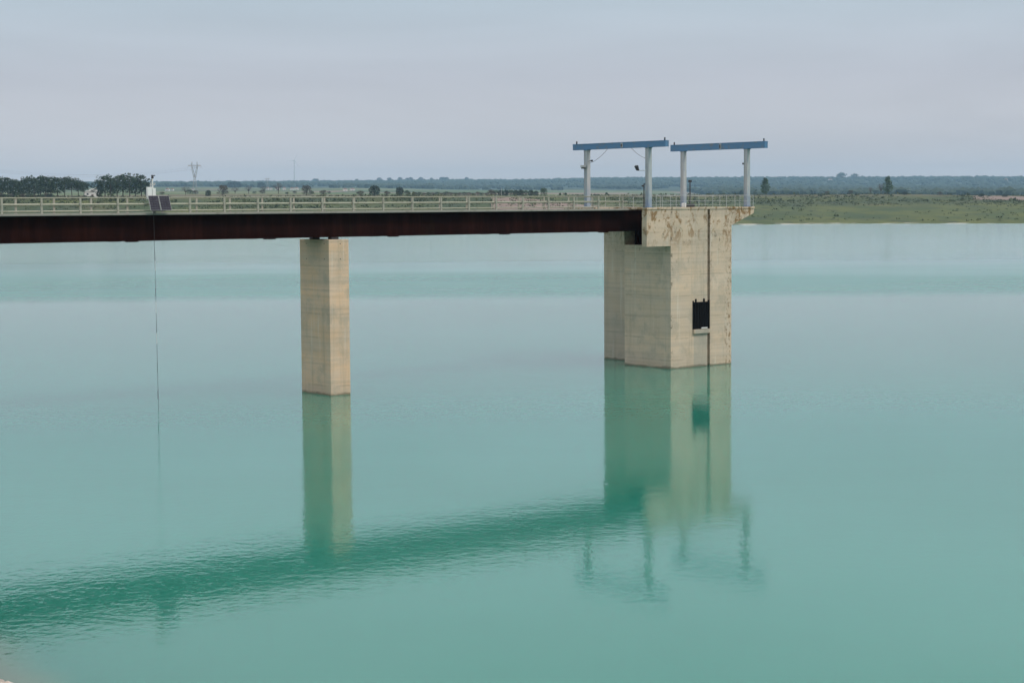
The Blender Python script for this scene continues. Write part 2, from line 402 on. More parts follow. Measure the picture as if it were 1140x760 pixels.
# ------------------------------------------------------------------ bridge
U0, U1 = -33.0, 48.3          # bridge runs from the bank (out of frame) to the tower
BW = 2.83
br = empty('access_bridge', world(U0, 0, 9.3), TH, 'long steel girder bridge with beige railings reaching from bank to tower', 'bridge')
BO = (U0, 0, 9.3)
MB(BO).box(U0, 44.5, -.14, BW + .14, 10.745, 10.86, .012).build('deck_slab', 'curb_concrete', br)
for v0, side in ((.40, 1), (BW - .40 - .03, -1)):
    m = MB(BO)
    m.box(U0, U1, v0, v0 + .03, 9.39, 10.70)                               # web
    m.box(U0, U1, v0 - .16, v0 + .19, 9.335, 9.387)                        # bottom flange
    m.box(U0, U1, v0 - .16, v0 + .19, 10.703, 10.742)                      # top flange
    gd = m.build('girder', 'girder_steel', br)
    GO = BO
    st = MB().box(-.012, .012, 0, .135, 9.388 - 9.3, 10.70 - 9.3).mesh('stiffener', 'girder_steel')
    vin = v0 + .032 if side > 0 else v0 - .137
    for k in range(36):
        u = U0 + 1.1 + k * 2.2
        if u > 44: break
        inst('stiffener', st, gd, (u - U0, vin, 0))
    sp = MB().box(-.32, .32, -.15, .18, -.018, .034).mesh('splice_plate', 'girder_steel')
    for u in (7.6, 16.4, 25.2, 34.0, 42.6, -1.2, -10.):
        inst('splice_plate', sp, gd, (u - U0, v0, 0))
cbm = MB().box(0, .12, .61, BW - .61, 9.75 - 9.3, 10.35 - 9.3).mesh('cross_beam', 'girder_steel')
for k in range(16):
    if 2.2 + k * 5.0 + U0 < 45: inst('cross_beam', cbm, br, (2.2 + k * 5.0, 0, 0))
# railings
fp = MB().box(-.055, .055, -.03, .03, 0, .80).box(-.085, .085, -.06, .055, 0, .012).box(-.05, .05, -.045, -.03, .41, .54).mesh('post', 'post_paint')
for v, ph in ((0., 0.), (BW, 2.0556 - 2.2)):
    k = 0
    n0 = math.ceil((U0 - ph) / 2.2)
    for k in range(n0, 21):
        u = k * 2.2 + ph
        if U0 + .1 < u < 44.5: inst('post', fp, br, (u - U0, v, 10.862 - 9.3), math.pi if v > 1 else 0)
    s = 1 if v < 1 else -1
    def bar(name, dz, hw, hh):
        vv = v + s * (.032 + hw) if name != 'top_rail' else v
        vv = v + s * (.033 + hh) if name != 'top_rail' else v
        MB(BO).tube((U0, vv, dz), (44.5, vv, dz), hh, n=12).build(name, 'rail_paint', br, True)
    bar('top_rail', 11.690, .035, .027)
    bar('middle_rail', 11.335, .03, .056)
    bar('lower_rail', 10.985, .025, .035)

# abutment on the bank
ab = empty('abutment', world(U0, 1.4, 6.), TH, 'concrete abutment carrying the bridge end on the bank', 'abutment')
MB((U0, 1.4, 6.)).box(U0 - 1.6, U0 + .9, -.6, BW + .6, 4.0, 9.32, .03).build('bearing_block', 'concrete', ab)
MB((U0, 1.4, 6.)).box(U0 - 1.6, U0 - .03, -.6, BW + .6, 9.323, 10.86, .03).build('back_wall', 'concrete', ab)

# ------------------------------------------------------------------ pier
PU0, PU1, PV0, PV1 = 20.12, 21.535, -.14, 2.97
pi_ = empty('bridge_pier', world((PU0 + PU1) / 2, 1.4, 0), TH, 'slim rectangular concrete pier standing in the water under the bridge', 'pier')
PO = ((PU0 + PU1) / 2, 1.4, 0)
MB(PO).box(PU0, PU1, PV0, PV1, -5.5, 9.20, .02).build('shaft', 'concrete_pier', pi_)
for v in (.42, BW - .42):
    MB(PO).box(PU0 + .45, PU1 - .45, v - .18, v + .18, 9.203, 9.33, .01).build('bearing', 'dark_metal', pi_)
th = MB().tube((0, 0, -.03), (0, 0, .0), .035, n=8).mesh('tie_hole', 'dark_metal')
for z in (8.95, 8.05):
    for v in (.35, 2.25):
        o = inst('tie_hole', th, pi_, (PU0 - .004 - PO[0], v - PO[1], z)); o.rotation_euler = (0, R(-90), 0)
    o = inst('tie_hole', th, pi_, (.1, PV0 - .004 - PO[1], z)); o.rotation_euler = (R(90), 0, 0)

# ------------------------------------------------------------------ intake tower
TU0, TU1, TV0, TV1 = 46.82, 52.78, -1.74, 2.79
TB = 7.45                        # back of the tower
LEDGE = 8.35
tw = empty('intake_tower', world(50, 2, 0), TH, 'stained concrete water intake tower with overhanging deck and black gate', 'tower')
TO = (50, 2, 0)
GA, GB, GC = 49.05, 50.38, 50.64       # shallow panel and deep guide slot in the front face
m = MB(TO)
m.prism([(TU0, TV0), (GB, TV0), (GB, TV0 + .42), (GC, TV0 + .42), (GC, TV0), (TU1, TV0),
         (TU1, TB), (49.2, TB), (49.2, TV1), (TU0, TV1)], -5.5, LEDGE)
m.build('shaft', 'concrete', tw)
m = MB(TO)       # upper shaft with the pocket in which the bridge girders sit
m.prism([(TU0, TV0), (GB, TV0), (GB, TV0 + .42), (GC, TV0 + .42), (GC, TV0), (TU1, TV0), (TU1, TB), (49.2, TB), (49.2, 3.3), (TU0, 3.3), (TU0, TV1 + .02), (48.7, TV1 + .02), (48.7, -.62), (TU0, -.62)], LEDGE + .003, 10.80)
m.build('upper_shaft', 'concrete', tw)
DU0, DU1 = 44.56, 55.12
MB(TO).box(DU0, TU0 - .003, TV0, -1.26, 8.31, 10.80, .012).build('corbel', 'concrete', tw)
MB(TO).extr([(TU1 + .003, 9.66), (DU1 - .04, 10.50), (DU1 - .04, 10.80), (TU1 + .003, 10.80)], TV0, TB).build('corbel', 'concrete', tw)
m = MB(TO).prism([(DU0 - .03, TV0 - .05), (DU1, TV0 - .05), (DU1, TB), (46.3, TB), (46.3, 3.2), (46.3, -.3), (DU0 - .03, -.3)], 10.803, 10.935)
m.build('deck_slab', 'concrete', tw)
MB(TO).box(DU0 + .02, 46.28, 3.3, TB - .8, 10.50, 10.935, .01).build('landing', 'concrete', tw)
for v in (.42, BW - .42):
    MB(TO).box(47.6, 48.4, v - .18, v + .18, LEDGE + .004, 9.33, .01).build('bearing_block', 'girder_steel', tw)
# gate in the front face
WX0, WX1, WZ0, WZ1 = 48.98, 50.44, 2.58, 4.44
ga = MB(TO).box(WX0, WX1, TV0 - .02, TV0 + .055, WZ0, WZ1).build('gate', 'gate_steel', tw)
fr = MB(TO)
fr.box(WX0 - .06, WX0, TV0 - .07, TV0 + .05, WZ0, WZ1 + .1); fr.box(WX1, WX1 + .06, TV0 - .07, TV0 + .05, WZ0, WZ1 + .1)
fr.box(WX0, WX1, TV0 - .055, TV0 - .022, WZ1 - .1, WZ1)
fr.build('frame', 'gate_steel', ga); ga_loc = None
bar_me = MB().box(-.03, .03, -.03, .0, 0, WZ1 - WZ0 - .1).mesh('bar', 'gate_steel')
for k in range(6):
    inst('bar', bar_me, ga, (WX0 + .12 + k * .245 - TO[0], TV0 - .022 - TO[1], WZ0))
for u in (49.22, 50.02):
    MB(TO).box(u - .07, u + .07, TV0 - .06, TV0 + .05, WZ1 + .004, WZ1 + .22, .02).build('hook', 'gate_steel', ga)
MB(TO).box(WX0 - .04, WX1 + .06, TV0 - .16, TV0 + .05, 2.27, WZ0 - .02, .015).build('sill', 'concrete', tw)
MB(TO).box(49.72, 50.3, TV0 - .10, TV0 - .05, WZ0 + .02, WZ0 + .10, .01).build('wear_plate', 'white_paint', ga)
MB(TO).box(GB + .04, GC - .04, TV0 + .30, TV0 + .40, -1, 10.6).build('guide_rail', 'dark_metal', tw)
# deck railing
dp = MB().tube((0, 0, 0), (0, 0, .80), .016, n=6).tube((0, 0, 0), (0, 0, .015), .05, n=6).mesh('railing_post', 'galvanised')
def rail_run(pts, npost):
    for (a, b), n in zip(zip(pts, pts[1:]), npost):
        for k in range(n + 1):
            t = k / n; inst('railing_post', dp, tw, (a[0] + (b[0] - a[0]) * t - TO[0], a[1] + (b[1] - a[1]) * t - TO[1], 10.937))
    for dz in (.80, .42, .16):
        MB(TO).path([(a[0], a[1], 10.937 + dz) for a in pts], .016 if dz > .7 else .009).build('railing_bar', 'galvanised', tw)
rail_run([(45.5, TV0 + .06), (DU1 - .06, TV0 + .06)], [7])
rail_run([(DU1 - .1, TV0 + .3), (DU1 - .1, TB - .1)], [6])
rail_run([(DU1 - .3, TB - .1), (46.5, TB - .1)], [6])

# ------------------------------------------------------------------ gantries
def gantry(u, v0, v1, vb0, vb1, z0, z1, label, lamps):
    O = (u, v0, 10.94)
    t = empty('hoist_gantry', world(*O), TH, label, 'gantry', 'blue hoist gantries on the tower deck')
    bm_ = MB(O)
    hw = .17
    bm_.box(u - hw, u + hw, vb0, vb1, z1 - .045, z1); bm_.box(u - hw, u + hw, vb0, vb1, z0, z0 + .045)
    bm_.box(u - hw + .02, u - hw + .05, vb0, vb1, z0 + .046, z1 - .046); bm_.box(u + hw - .05, u + hw - .02, vb0, vb1, z0 + .046, z1 - .046)
    b = bm_.build('beam', 'blue_paint', t)
    for v in (vb0 + .03, vb1 - .03): MB(O).box(u - hw + .06, u + hw - .06, v - .015, v + .015, z0 + .047, z1 - .047).build('end_plate', 'blue_paint', b)
    for v in (vb0 + .22, vb1 - .25): MB(O).box(u - .05, u + .05, v - .03, v + .03, z1 + .002, z1 + .20, .01).build('end_stop', 'dark_metal', b)
    vm = (vb0 + vb1) / 2 - .4
    MB(O).box(u - hw - .03, u - hw + .018, vm - .10, vm + .10, z0 + .05, z1 - .05, .01).build('splice_plate', 'leg_paint', b)
    MB(O).box(u - hw - .05, u - hw - .032, vm - .04, vm + .05, z0 + .10, z1 - .12).build('bolt_plate', 'dark_metal', b)
    for v in (v0, v1):
        l = MB(O).box(u - .155, u + .155, v - .16, v - .125, 10.96, z0 - .03).box(u - .155, u + .155, v + .125, v + .16, 10.96, z0 - .03).box(u - .12, u + .12, v - .124, v + .124, 10.96, z0 - .03).build('leg', 'leg_paint', t)
        MB(O).box(u - .26, u + .26, v - .26, v + .26, 10.937, 10.958).build('base_plate', 'blue_paint', l)
        MB(O).box(u - .2, u + .2, v - .2, v + .2, z0 - .029, z0 - .002).build('cap_plate', 'blue_paint', l)
    for kind, v, z in lamps:
        if kind == 'flood':       # lamp on a bracket towards the bridge
            f = MB(O).tube((u - .155, v, z), (u - .95, v, z), .022, n=6).build('lamp_bracket', 'galvanised', t)
            q = MB(O).extr([(u - 1.06, z + .02), (u - .95, z - .02), (u - 1.07, z + .34), (u - 1.22, z + .28)], v - .11, v + .11)
            q.build('floodlight', 'dark_metal', f)
        elif kind == 'box':
            f = MB(O).box(u - .52, u - .22, v - .15, v + .15, z, z + .16, .02).build('lamp_box', 'galvanised', t)
            MB(O).box(u - .48, u - .26, v - .12, v + .12, z - .09, z - .004, .02).build('lens', 'lens_glass', f)
            MB(O).box(u - .23, u - .157, v - .04, v + .04, z + .03, z + .12).build('lamp_bracket', 'dark_metal', f)
        elif kind == 'horn':      # small camera on the inner side of the leg
            f = MB(O).tube((u, v - .165, z), (u, v - .42, z + .03), .02, n=6).build('camera_arm', 'dark_metal', t)
            MB(O).box(u - .05, u + .05, v - .55, v - .40, z - .03, z + .09, .01).build('camera_housing', 'dark_metal', f)
        elif kind == 'knob':
            MB(O).box(u - .05, u + .05, v + .165, v + .42, z - .06, z + .07, .02).build('camera_housing', 'dark_metal', t)
    return t
g1 = gantry(45.16, -1.3, 4.79, -3.06, 6.11, 14.945, 15.36, 'blue hoist gantry where the bridge joins the tower deck, with two lamps', [('box', 4.79, 13.72), ('horn', 4.79, 14.15), ('flood', -1.3, 13.40)])
g2 = gantry(54.82, -1.3, 4.95, -3.10, 6.14, 14.998, 15.47, 'blue hoist gantry above the sloped corbel, farther from the bridge', [('knob', -1.3, 13.95)])
# slack wires under the first beam
O = (45.16, -1.3, 10.94)
def sag(a, b, s, n=10):
    a, b = Vector(a), Vector(b)
    return [a.lerp(b, i / n) - Vector((0, 0, 4 * s * (i / n) * (1 - i / n))) for i in range(n + 1)]
MB(O).path(sag((45.16, 4.62, 14.0), (45.16, 2.7, 14.95), .15), .012, 5).build('lamp_wire', 'cable_rubber', g1)
MB(O).path(sag((45.10, -1.2, 14.2), (45.1, .3, 14.95), .12), .012, 5).build('lamp_wire', 'cable_rubber', g1)

# small poles and boxes on the tower deck
def deck_pole(name, u, v, h, label, cat, heads):
    O = (u, v, 10.937)
    t = empty(name, world(*O), TH, label, cat)
    MB(O).tube(O, (u, v, 10.937 + h), .045, .035, 8).tube(O, (u, v, 10.957), .11, n=8).build('pole', 'dark_metal', t)
    for du, z, s in heads:
        MB(O).box(u + du - s, u + du + s, v - s, v + s, 10.937 + z, 10.937 + z + s * 1.6, .02).build('lamp_head', 'dark_metal', t)
    return t
deck_pole('lamp_post', 52.08, 1.6, 1.75, 'short dark lamp post standing between the two gantries', 'lamp post', [(0, 1.74, .10), (-.09, .35, .05)])
deck_pole('sensor_pole', 49.3, 3.4, 1.65, 'thin dark sensor pole with two heads beside the gantry leg', 'pole', [(-.12, 1.45, .07), (.12, 1.58, .06)])
O = (49.4, -.9, 10.937)
t = empty('control_box', world(*O), TH, 'low white and black control box behind the tower railing', 'box')
cbx = MB(O).box(49.0, 49.8, -1.1, -.7, 10.94, 11.16, .02).build('housing', 'dark_metal', t)
MB(O).box(48.86, 48.995, -1.08, -.72, 10.94, 11.22, .02).build('end_cover', 'white_paint', t)

# ------------------------------------------------------------------ solar station on the bridge
O = (8.95, -.2, 10.86)
sv = empty('monitoring_station', world(*O), TH, 'two tilted solar panels with white cabinet and sensor mast on the bridge railing', 'solar panel')
for a0, a1 in ((8.29, 8.90), (8.935, 9.57)):
    m = MB(O)
    zb, zt_ = 10.99, 11.80
    fr = MB(O)
    tilt = .30
    def pl(mb, u0, u1, z0, z1, off, th_):
        f = lambda z: -.20 - tilt * (zt_ - z) / (zt_ - zb)
        mb.extr([(u0, 0), (u1, 0), (u1, 1), (u0, 1)], 0, 1) if False else None
        vsl = []
        for uu in (u0, u1):
            for zz in (z0, z1):
                for oo in (off, off - th_):
                    vsl.append(mb.bm.verts.new(Vector((uu, f(zz) + oo, zz)) - mb.o))
        for q in ((0, 1, 3, 2), (4, 6, 7, 5), (0, 4, 5, 1), (2, 3, 7, 6), (0, 2, 6, 4), (1, 5, 7, 3)): mb.bm.faces.new([vsl[i] for i in q])
    pl(fr, a0, a1, zb, zt_, 0, .03)
    pn = fr.build('panel_frame', 'galvanised', sv)
    nu, nv = 4, 6
    cm = MB(O)
    w_, h_ = (a1 - a0 - .024) / nu, (zt_ - zb - .024) / nv
    for i in range(nu):
        for j in range(nv):
            pl(cm, a0 + .012 + i * w_ + .002, a0 + .012 + (i + 1) * w_ - .002, zb + .012 + j * h_ + .002, zb + .012 + (j + 1) * h_ - .002, -.033, .004)
    cm.build('solar_cells', 'solar_cell', pn)
    MB(O).tube(((a0 + a1) / 2, -.25, 11.6), ((a0 + a1) / 2, -.05, 11.65), .02, n=6).build('bracket', 'dark_metal', sv)
cab = MB(O).box(8.34, 8.62, -.10, .06, 11.60, 12.26, .015).build('cabinet', 'white_paint', sv)
MB(O).box(8.66, 8.86, -.08, .06, 11.60, 12.20, .015).build('cabinet', 'white_paint', sv)
ms = MB(O).tube((8.76, .09, 10.87), (8.76, .09, 12.72), .04, n=10).build('mast', 'white_paint', sv)
MB(O).box(8.60, 8.90, .05, .13, 12.36, 12.42, .01).box(8.62, 8.66, .05, .13, 12.25, 12.50, .01).box(8.87, 8.92, .05, .13, 12.40, 12.50, .01).build('sensor_arm', 'galvanised', ms)
MB(O).box(8.71, 8.81, .02, .16, 12.725, 12.86, .02).box(8.69, 8.92, .03, .15, 12.865, 12.92, .02).build('camera_head', 'dark_metal', ms)
MB(O).box(8.60, 9.30, -.30, -.05, 10.93, 10.975).build('support_bar', 'dark_metal', sv)

# gauge cable hanging to the water
O = (8.98, -.22, 10.93)
ck = empty('gauge_cable', world(8.62, -.22, -.8), TH, 'thin dark gauge cable hanging from the bridge into the water', 'cable')
O = (8.62, -.22, -.8)
MB(O).path(sag((8.62, -.22, 10.95), (8.66, -.22, -.8), .0, 14), .009, 6).build('line', 'cable_rubber', ck)
bd = MB().tube((0, 0, -.25), (0, 0, .25), .014, n=6).mesh('dark_weight', 'cable_rubber')
bw = MB().tube((0, 0, -.3), (0, 0, .3), .013, n=6).mesh('pale_band', 'cable_band')
for z, k in ((8.5, 0), (6.5, 0), (5.7, 1), (4.6, 0), (4.0, 1), (2.4, 0), (.9, 0), (8.0, 1)):
    inst('float_sleeve', bw if k else bd, ck, (.02, 0, z + .8))

# ------------------------------------------------------------------ trees
def leaf_cloud(bm, c, rx, ry, rz, n, s, shell=.5):
    for _ in range(n):
        while True:
            d = Vector((random.uniform(-1, 1), random.uniform(-1, 1), random.uniform(-1, 1)))
            if 0.02 < d.length < 1: break
        k = d.length ** shell; d = d.normalized() * k
        p = Vector((c[0] + d.x * rx, c[1] + d.y * ry, c[2] + d.z * rz))
        q = Vector((random.gauss(0, 1), random.gauss(0, 1), random.gauss(0, 1) + .3)).to_track_quat('Z', 'Y')
        a = s * random.uniform(.6, 1.3); b = a * random.uniform(.6, 1.1)
        vs_ = [bm.verts.new(p + q @ Vector(w)) for w in ((-a, -b * .6, 0), (a * .4, -b, 0), (a, b * .5, 0), (-a * .3, b, 0))]
        bm.faces.new(vs_)
def tree_meshes(kind, seed):
    """unit height 1 tree: returns trunk and crown meshes"""
    random.seed(seed)
    T = MB(); K = MB()
    if kind in ('pine', 'openpine'):
        lean = random.uniform(-.03, .03); h = .62; lo = random.choice((.08, .16, .26, .12)) if kind == 'pine' else random.uniform(.3, .42)
        T.tube((0, 0, -.03), (lean, 0, h), .022, .014, 6); T.tube((lean, 0, h), (lean * 1.3, 0, .9), .014, .006, 5)
        for k in range(15):
            a = k * 2.4 + random.uniform(-.4, .4); z = lo + .04 + (.86 - lo) * ((k + random.random()) / 15)
            rr = random.uniform(.16, .33) * (1.05 - .7 * max(0, z - .55))
            e = (lean + math.cos(a) * rr, math.sin(a) * rr, z + .05)
            T.tube((lean, 0, z - .04), e, .008, .003, 4)
            leaf_cloud(K.bm, e, random.uniform(.11, .16), random.uniform(.11, .16), random.uniform(.07, .11), 38, .027)
        leaf_cloud(K.bm, (lean, 0, .86), .15, .15, .11, 70, .028)
        leaf_cloud(K.bm, (lean, 0, (lo + .95) / 2), .22, .22, (.95 - lo) / 2, 90, .032)
        mat = 'pine_needles'
    elif kind == 'poplar':
        T.tube((0, 0, -.02), (0, 0, .35), .018, .014, 6); T.tube((0, 0, .35), (.01, 0, .95), .014, .003, 5)
        for k in range(16):
            z = .16 + .8 * k / 16; w = .185 * math.sin(math.pi * min(1, (z - .05) / .98) ** .75) + .02
            a = random.uniform(0, 6.28)
            T.tube((0, 0, z - .05), (math.cos(a) * w * .8, math.sin(a) * w * .8, z + .05), .005, .002, 4)
            leaf_cloud(K.bm, (math.cos(a) * w * .4, math.sin(a) * w * .4, z), w * .85, w * .85, .08, 70, .025)
        mat = 'poplar_leaves'
    elif kind in ('round', 'dark', 'dry', 'bare'):
        wd = .62 if kind != 'bare' else .55
        T.tube((0, 0, -.03), (0, 0, .32), .03, .022, 6)
        nl = 13 if kind != 'bare' else 22
        for k in range(nl):
            a = random.uniform(0, 6.28); el_ = random.uniform(.15, 1.4)
            e = Vector((math.cos(a) * math.cos(el_) * wd * .62, math.sin(a) * math.cos(el_) * wd * .62, .46 + math.sin(el_) * .36))
            T.tube((0, 0, .25), e * .55 + Vector((0, 0, .12)), .014, .008, 4); T.tube(e * .55 + Vector((0, 0, .12)), e, .008, .003, 4)
            if kind == 'bare': leaf_cloud(K.bm, e, .16, .16, .13, 16, .018, .7)
            elif kind == 'dark': leaf_cloud(K.bm, e * .93, .17, .17, .15, 34, .030)
            else: leaf_cloud(K.bm, e, .20, .20, .155, 40, .034)
        if kind != 'bare': (leaf_cloud(K.bm, (0, 0, .52), .44, .44, .42, 420, .040, .4), leaf_cloud(K.bm, (0, 0, .22), .46, .46, .2, 220, .036)) if kind == 'dark' else (leaf_cloud(K.bm, (random.uniform(-.1, .1), 0, .5), .42, .38, .33, 170, .034), leaf_cloud(K.bm, (random.uniform(-.15, .15), 0, .2), .5, .46, .17, 130, .034))
        mat = {'round': 'broad_leaves', 'dark': 'dark_leaves', 'dry': 'dry_leaves', 'bare': 'bare_twigs'}[kind]
    return T.mesh('trunk', 'bark'), K.mesh('crown', mat)
TM = {}
def tree(name, kind, px, dist, hpx, label, cat='tree', group=None, wide=1., var=0):
    key = (kind, var)
    if key not in TM: TM[key] = tree_meshes(kind, hash(kind) % 1 + 11 * var + len(kind) * 7)
    tm, km = TM[key]
    if 'pine' in kind: hpx *= random.uniform(.80, 1.08)
    p = ray(px, dist); h = hpx / FPX * dist
    rt = empty(name, (p.x, p.y, gz(p.x, p.y) - .1), random.uniform(0, 6.28), label, cat, group)
    rt.scale = (h * wide, h * wide, h)
    inst('trunk', tm, rt); inst('crown', km, rt)
    return rt
rs = random.Random(3)
for x, h in ((-8, 23), (-1, 24), (5, 22.5), (12, 25), (18, 22), (23, 23), (29, 24), (35, 23.5), (41, 23), (48, 25), (54, 24), (60, 25), (67, 24.5)):
    tree('pine_tree', 'pine', x, 1020 + rs.uniform(-14, 22), h, 'dark pine in the dense grove at the edge of the green field', group='pines of the dense grove', wide=1.15, var=rs.randrange(4))
for x, h in ((75, 23.5), (83, 22.5), (90, 22), (96.5, 20)):
    tree('pine_tree', 'openpine', x, 1020 + rs.uniform(-10, 14), h, 'dark pine with bare trunk in the open row beside the white farmhouse', group='pines with open trunks by the farmhouse', wide=1.05, var=rs.randrange(4))
for x, h in ((113, 24), (119.5, 25), (126, 23), (133, 25.5), (139.5, 26), (147, 25), (153.5, 26.5), (160, 24.5), (165, 22)):
    tree('pine_tree', 'pine', x, 1030 + rs.uniform(-12, 18), h, 'dark pine in the grove behind the solar panels', group='pines behind the solar panels', wide=1.12, var=rs.randrange(4))
# trees and bushes of the farmland
L2 = [('bare', 209, 1500, 11, 1.1, 'leafless brownish tree near the foot of the power pylon', 'leafless_tree'),
      ('dark', 234, 1250, 7.5, 1.0, 'small dark green bush beyond the bridge, beside the pylon', 'bush'),
      ('dry', 250, 1450, 12, 1.1, 'brown spreading tree between the pylon and the wind turbine', 'spreading_tree'),
      ('bare', 264, 1900, 9, 1.2, 'grey leafless tree beside the brown spreading tree', 'leafless_tree'),
      ('bare', 279, 2100, 10, 1.2, 'grey leafless tree left of the farmhouses', 'leafless_tree'),
      ('bare', 296, 2300, 9, 1.3, 'pale leafless tree in front of the farmhouses', 'leafless_tree'),
      ('bare', 312, 1800, 14, 1.0, 'tall leafless tree near the foot of the wind turbine', 'leafless_tree'),
      ('dry', 343, 1350, 12.5, 1.05, 'dark brown rounded tree standing alone in the fields', 'rounded_tree'),
      ('dry', 362, 1400, 6, 1.5, 'low brown bush beside the dark brown rounded tree', 'bush'),
      ('dark', 418.5, 1150, 13.0, 1.12, 'dark green ball shaped tree standing alone behind the railing', 'rounded_tree'),
      ('dry', 403, 1180, 6.5, 1.4, 'low olive bush beside the ball shaped tree', 'bush'),
      ('dark', 446.5, 1180, 11, .95, 'dark green tree with a lower bush at its side', 'tree'),
      ('round', 455, 1185, 7, 1.2, 'lower green bush joined to the dark green tree', 'bush'),
      ('dry', 432, 1200, 6, 1.4, 'olive bush between the two dark green trees', 'bush'),
      ('dry', 548, 1190, 7.5, 1.2, 'reddish brown bush at the end of the hedge', 'bush'),
      ('round', 607, 1195, 10, 1.0, 'lighter green tree ending the dark hedge', 'tree'),
      ('dark', 258.5, 4300, 7.5, 1.0, 'small far dark tree breaking the ridge line, beside a bigger clump', 'far_tree'),
      ('dark', 263.5, 4300, 8.5, 1.1, 'far dark tree clump breaking the ridge line, taller half', 'far_tree'),
      ('dark', 267.5, 4350, 7.5, 1.1, 'far dark tree clump breaking the ridge line, lower half', 'far_tree'),
      ('dark', 293, 4300, 7.5, 1.3, 'far wide tree breaking the ridge line near the farmhouses', 'far_tree'),
      ('poplar', 852, 1420, 19.5, 1.25, 'green poplar standing alone on the bank beside the tower', 'poplar_tree'),
      ('poplar', 988, 1440, 20.5, 1.2, 'green poplar with a faint leafless tree at its side', 'poplar_tree'),
      ('bare', 980.5, 1450, 14, .7, 'faint leafless tree beside the farther poplar', 'leafless_tree'),
      ('bare', 969, 1450, 9, .7, 'small grey leafless tree on the bank crest', 'leafless_tree'),
      ('dry', 947, 1400, 5, 1.3, 'small brown bush on the grassy bank crest between the poplars', 'bush'),
      ('dry', 921, 1400, 4, 1.5, 'flat brown bush on the grassy bank crest between the poplars', 'bush'),
      ('dark', 1007, 1390, 4, 1.6, 'small dark bush on the bank crest just past the poplar', 'bush'),
      ('dry', 1046, 1390, 4.5, 1.6, 'small brown bush on the crest before the ploughed patch', 'bush'),
      ('dark', 1092, 1370, 4, 1.6, 'small dark bush at the edge of the ploughed patch', 'bush'),
      ('dark', 1118, 1370, 4, 1.8, 'small dark bush in the middle of the ploughed patch', 'bush'),
      ('round', 936, 7600, 9, 1.5, 'tall far tree clump standing out of the wooded ridge', 'far_tree'),
      ('round', 951, 7800, 7, 1.4, 'lower far tree clump beside the tall one on the ridge', 'far_tree')]
for i, (kd, px_, ds_, hp, wd, lb, nm) in enumerate(L2):
    tree(nm, kd, px_, ds_, hp, lb, 'bush' if nm == 'bush' else 'tree', wide=wd, var=i % 3)
for i in range(22):       # undergrowth of the dense grove
    tree('grove_bush', ('dark', 'round', 'dry')[i % 3], -6 + i * 4.3 + (13 if i > 17 else 0), 1000 + rs.uniform(-8, 8), rs.uniform(3.5, 5.5), 'low dark bush at the foot of the dense pine grove', 'bush', 'undergrowth of the dense pine grove', 1.6, i % 3)
for i in range(9):        # hedge behind the railing, tree by tree
    tree('hedge_tree', 'dark' if i % 3 else 'round', 553 + i * 5.6, 1190 + rs.uniform(-6, 6), rs.uniform(6.5, 8.2), 'dark green tree in the hedge behind the bridge railing', 'tree', 'dark hedge behind the railing', 1.05, i % 3)
for i in range(17):
    tree('hedge_bush', 'round' if i % 2 else 'dry', 463 + i * 5.0, 1260 + rs.uniform(-15, 15), rs.uniform(3.8, 5.5), 'low olive bush in the long field hedge', 'bush', 'low bushes of the long field hedge', 1.5, i % 3)
for i in range(12):
    px_ = 172 + i * 18 + rs.uniform(-9, 9)
    tree('field_bush', 'dry' if i % 2 else 'round', px_, 1500 + rs.uniform(-150, 500), rs.uniform(2.5, 6), 'low bush scattered over the fields beyond the bridge', 'bush', 'bushes scattered over the fields', 1.6, i % 3)
for i in range(14):       # lone trees on the skyline
    px_ = (399, 424, 435, 447, 455, 459, 470, 482, 493, 495, 499, 521, 355, 352)[i]
    tree('far_tree', 'dark', px_, 8350, rs.uniform(4, 5.5), 'tiny far tree dotted along the ridge line', 'tree', 'tiny trees along the ridge line', 1.2, i % 3)

# far wood on the ridge: one mass
def blob_mesh():
    bm = bmesh.new(); rf = random.Random(5)
    base = bmesh.new(); bmesh.ops.create_icosphere(base, subdivisions=1, radius=1)
    bv = [v.co.copy() for v in base.verts]; bf = [[v.index for v in f.verts] for f in base.faces]; base.free()
    vs_, fs_ = [], []
    for k in range(9500):
        px_ = rf.uniform(-60, 1200)
        d0 = 4600 - 1900 * max(0, min(1, (px_ - 760) / 60))
        d = d0 + (rf.random() ** .8) * (8700 - d0)
        if d < 6000 and px_ < 790 and noise.noise(Vector((px_ * .01, d * .001, 0))) < .0: continue
        p_ = ray(px_, d); s = rf.uniform(5, 11) * (1 if d < 8000 else .85); z0 = gz(p_.x, p_.y)
        if px_ < 500 and d > 8000 and rf.random() < .4: s *= .7
        b0 = len(vs_); ang = rf.uniform(0, 6.28); ca, sa = math.cos(ang), math.sin(ang)
        for v in bv:
            j = rf.uniform(.75, 1.25)
            X_, Y_ = v.x * ca - v.y * sa, v.x * sa + v.y * ca
            vs_.append((p_.x + X_ * s * j * 1.15, p_.y + Y_ * s * j, z0 + s * .45 + v.z * s * j * .8))
        fs_ += [[b0 + i for i in f] for f in bf]
    m_ = bpy.data.meshes.new('forest'); m_.from_pydata(vs_, [], fs_); m_.materials.append(MATS['forest_leaves'])
    bm.free(); return m_
fo = put(bpy.data.objects.new('forest', blob_mesh())); fo['kind'] = 'stuff'; tag(fo, 'far dark wood covering the ridge on the horizon', 'forest')
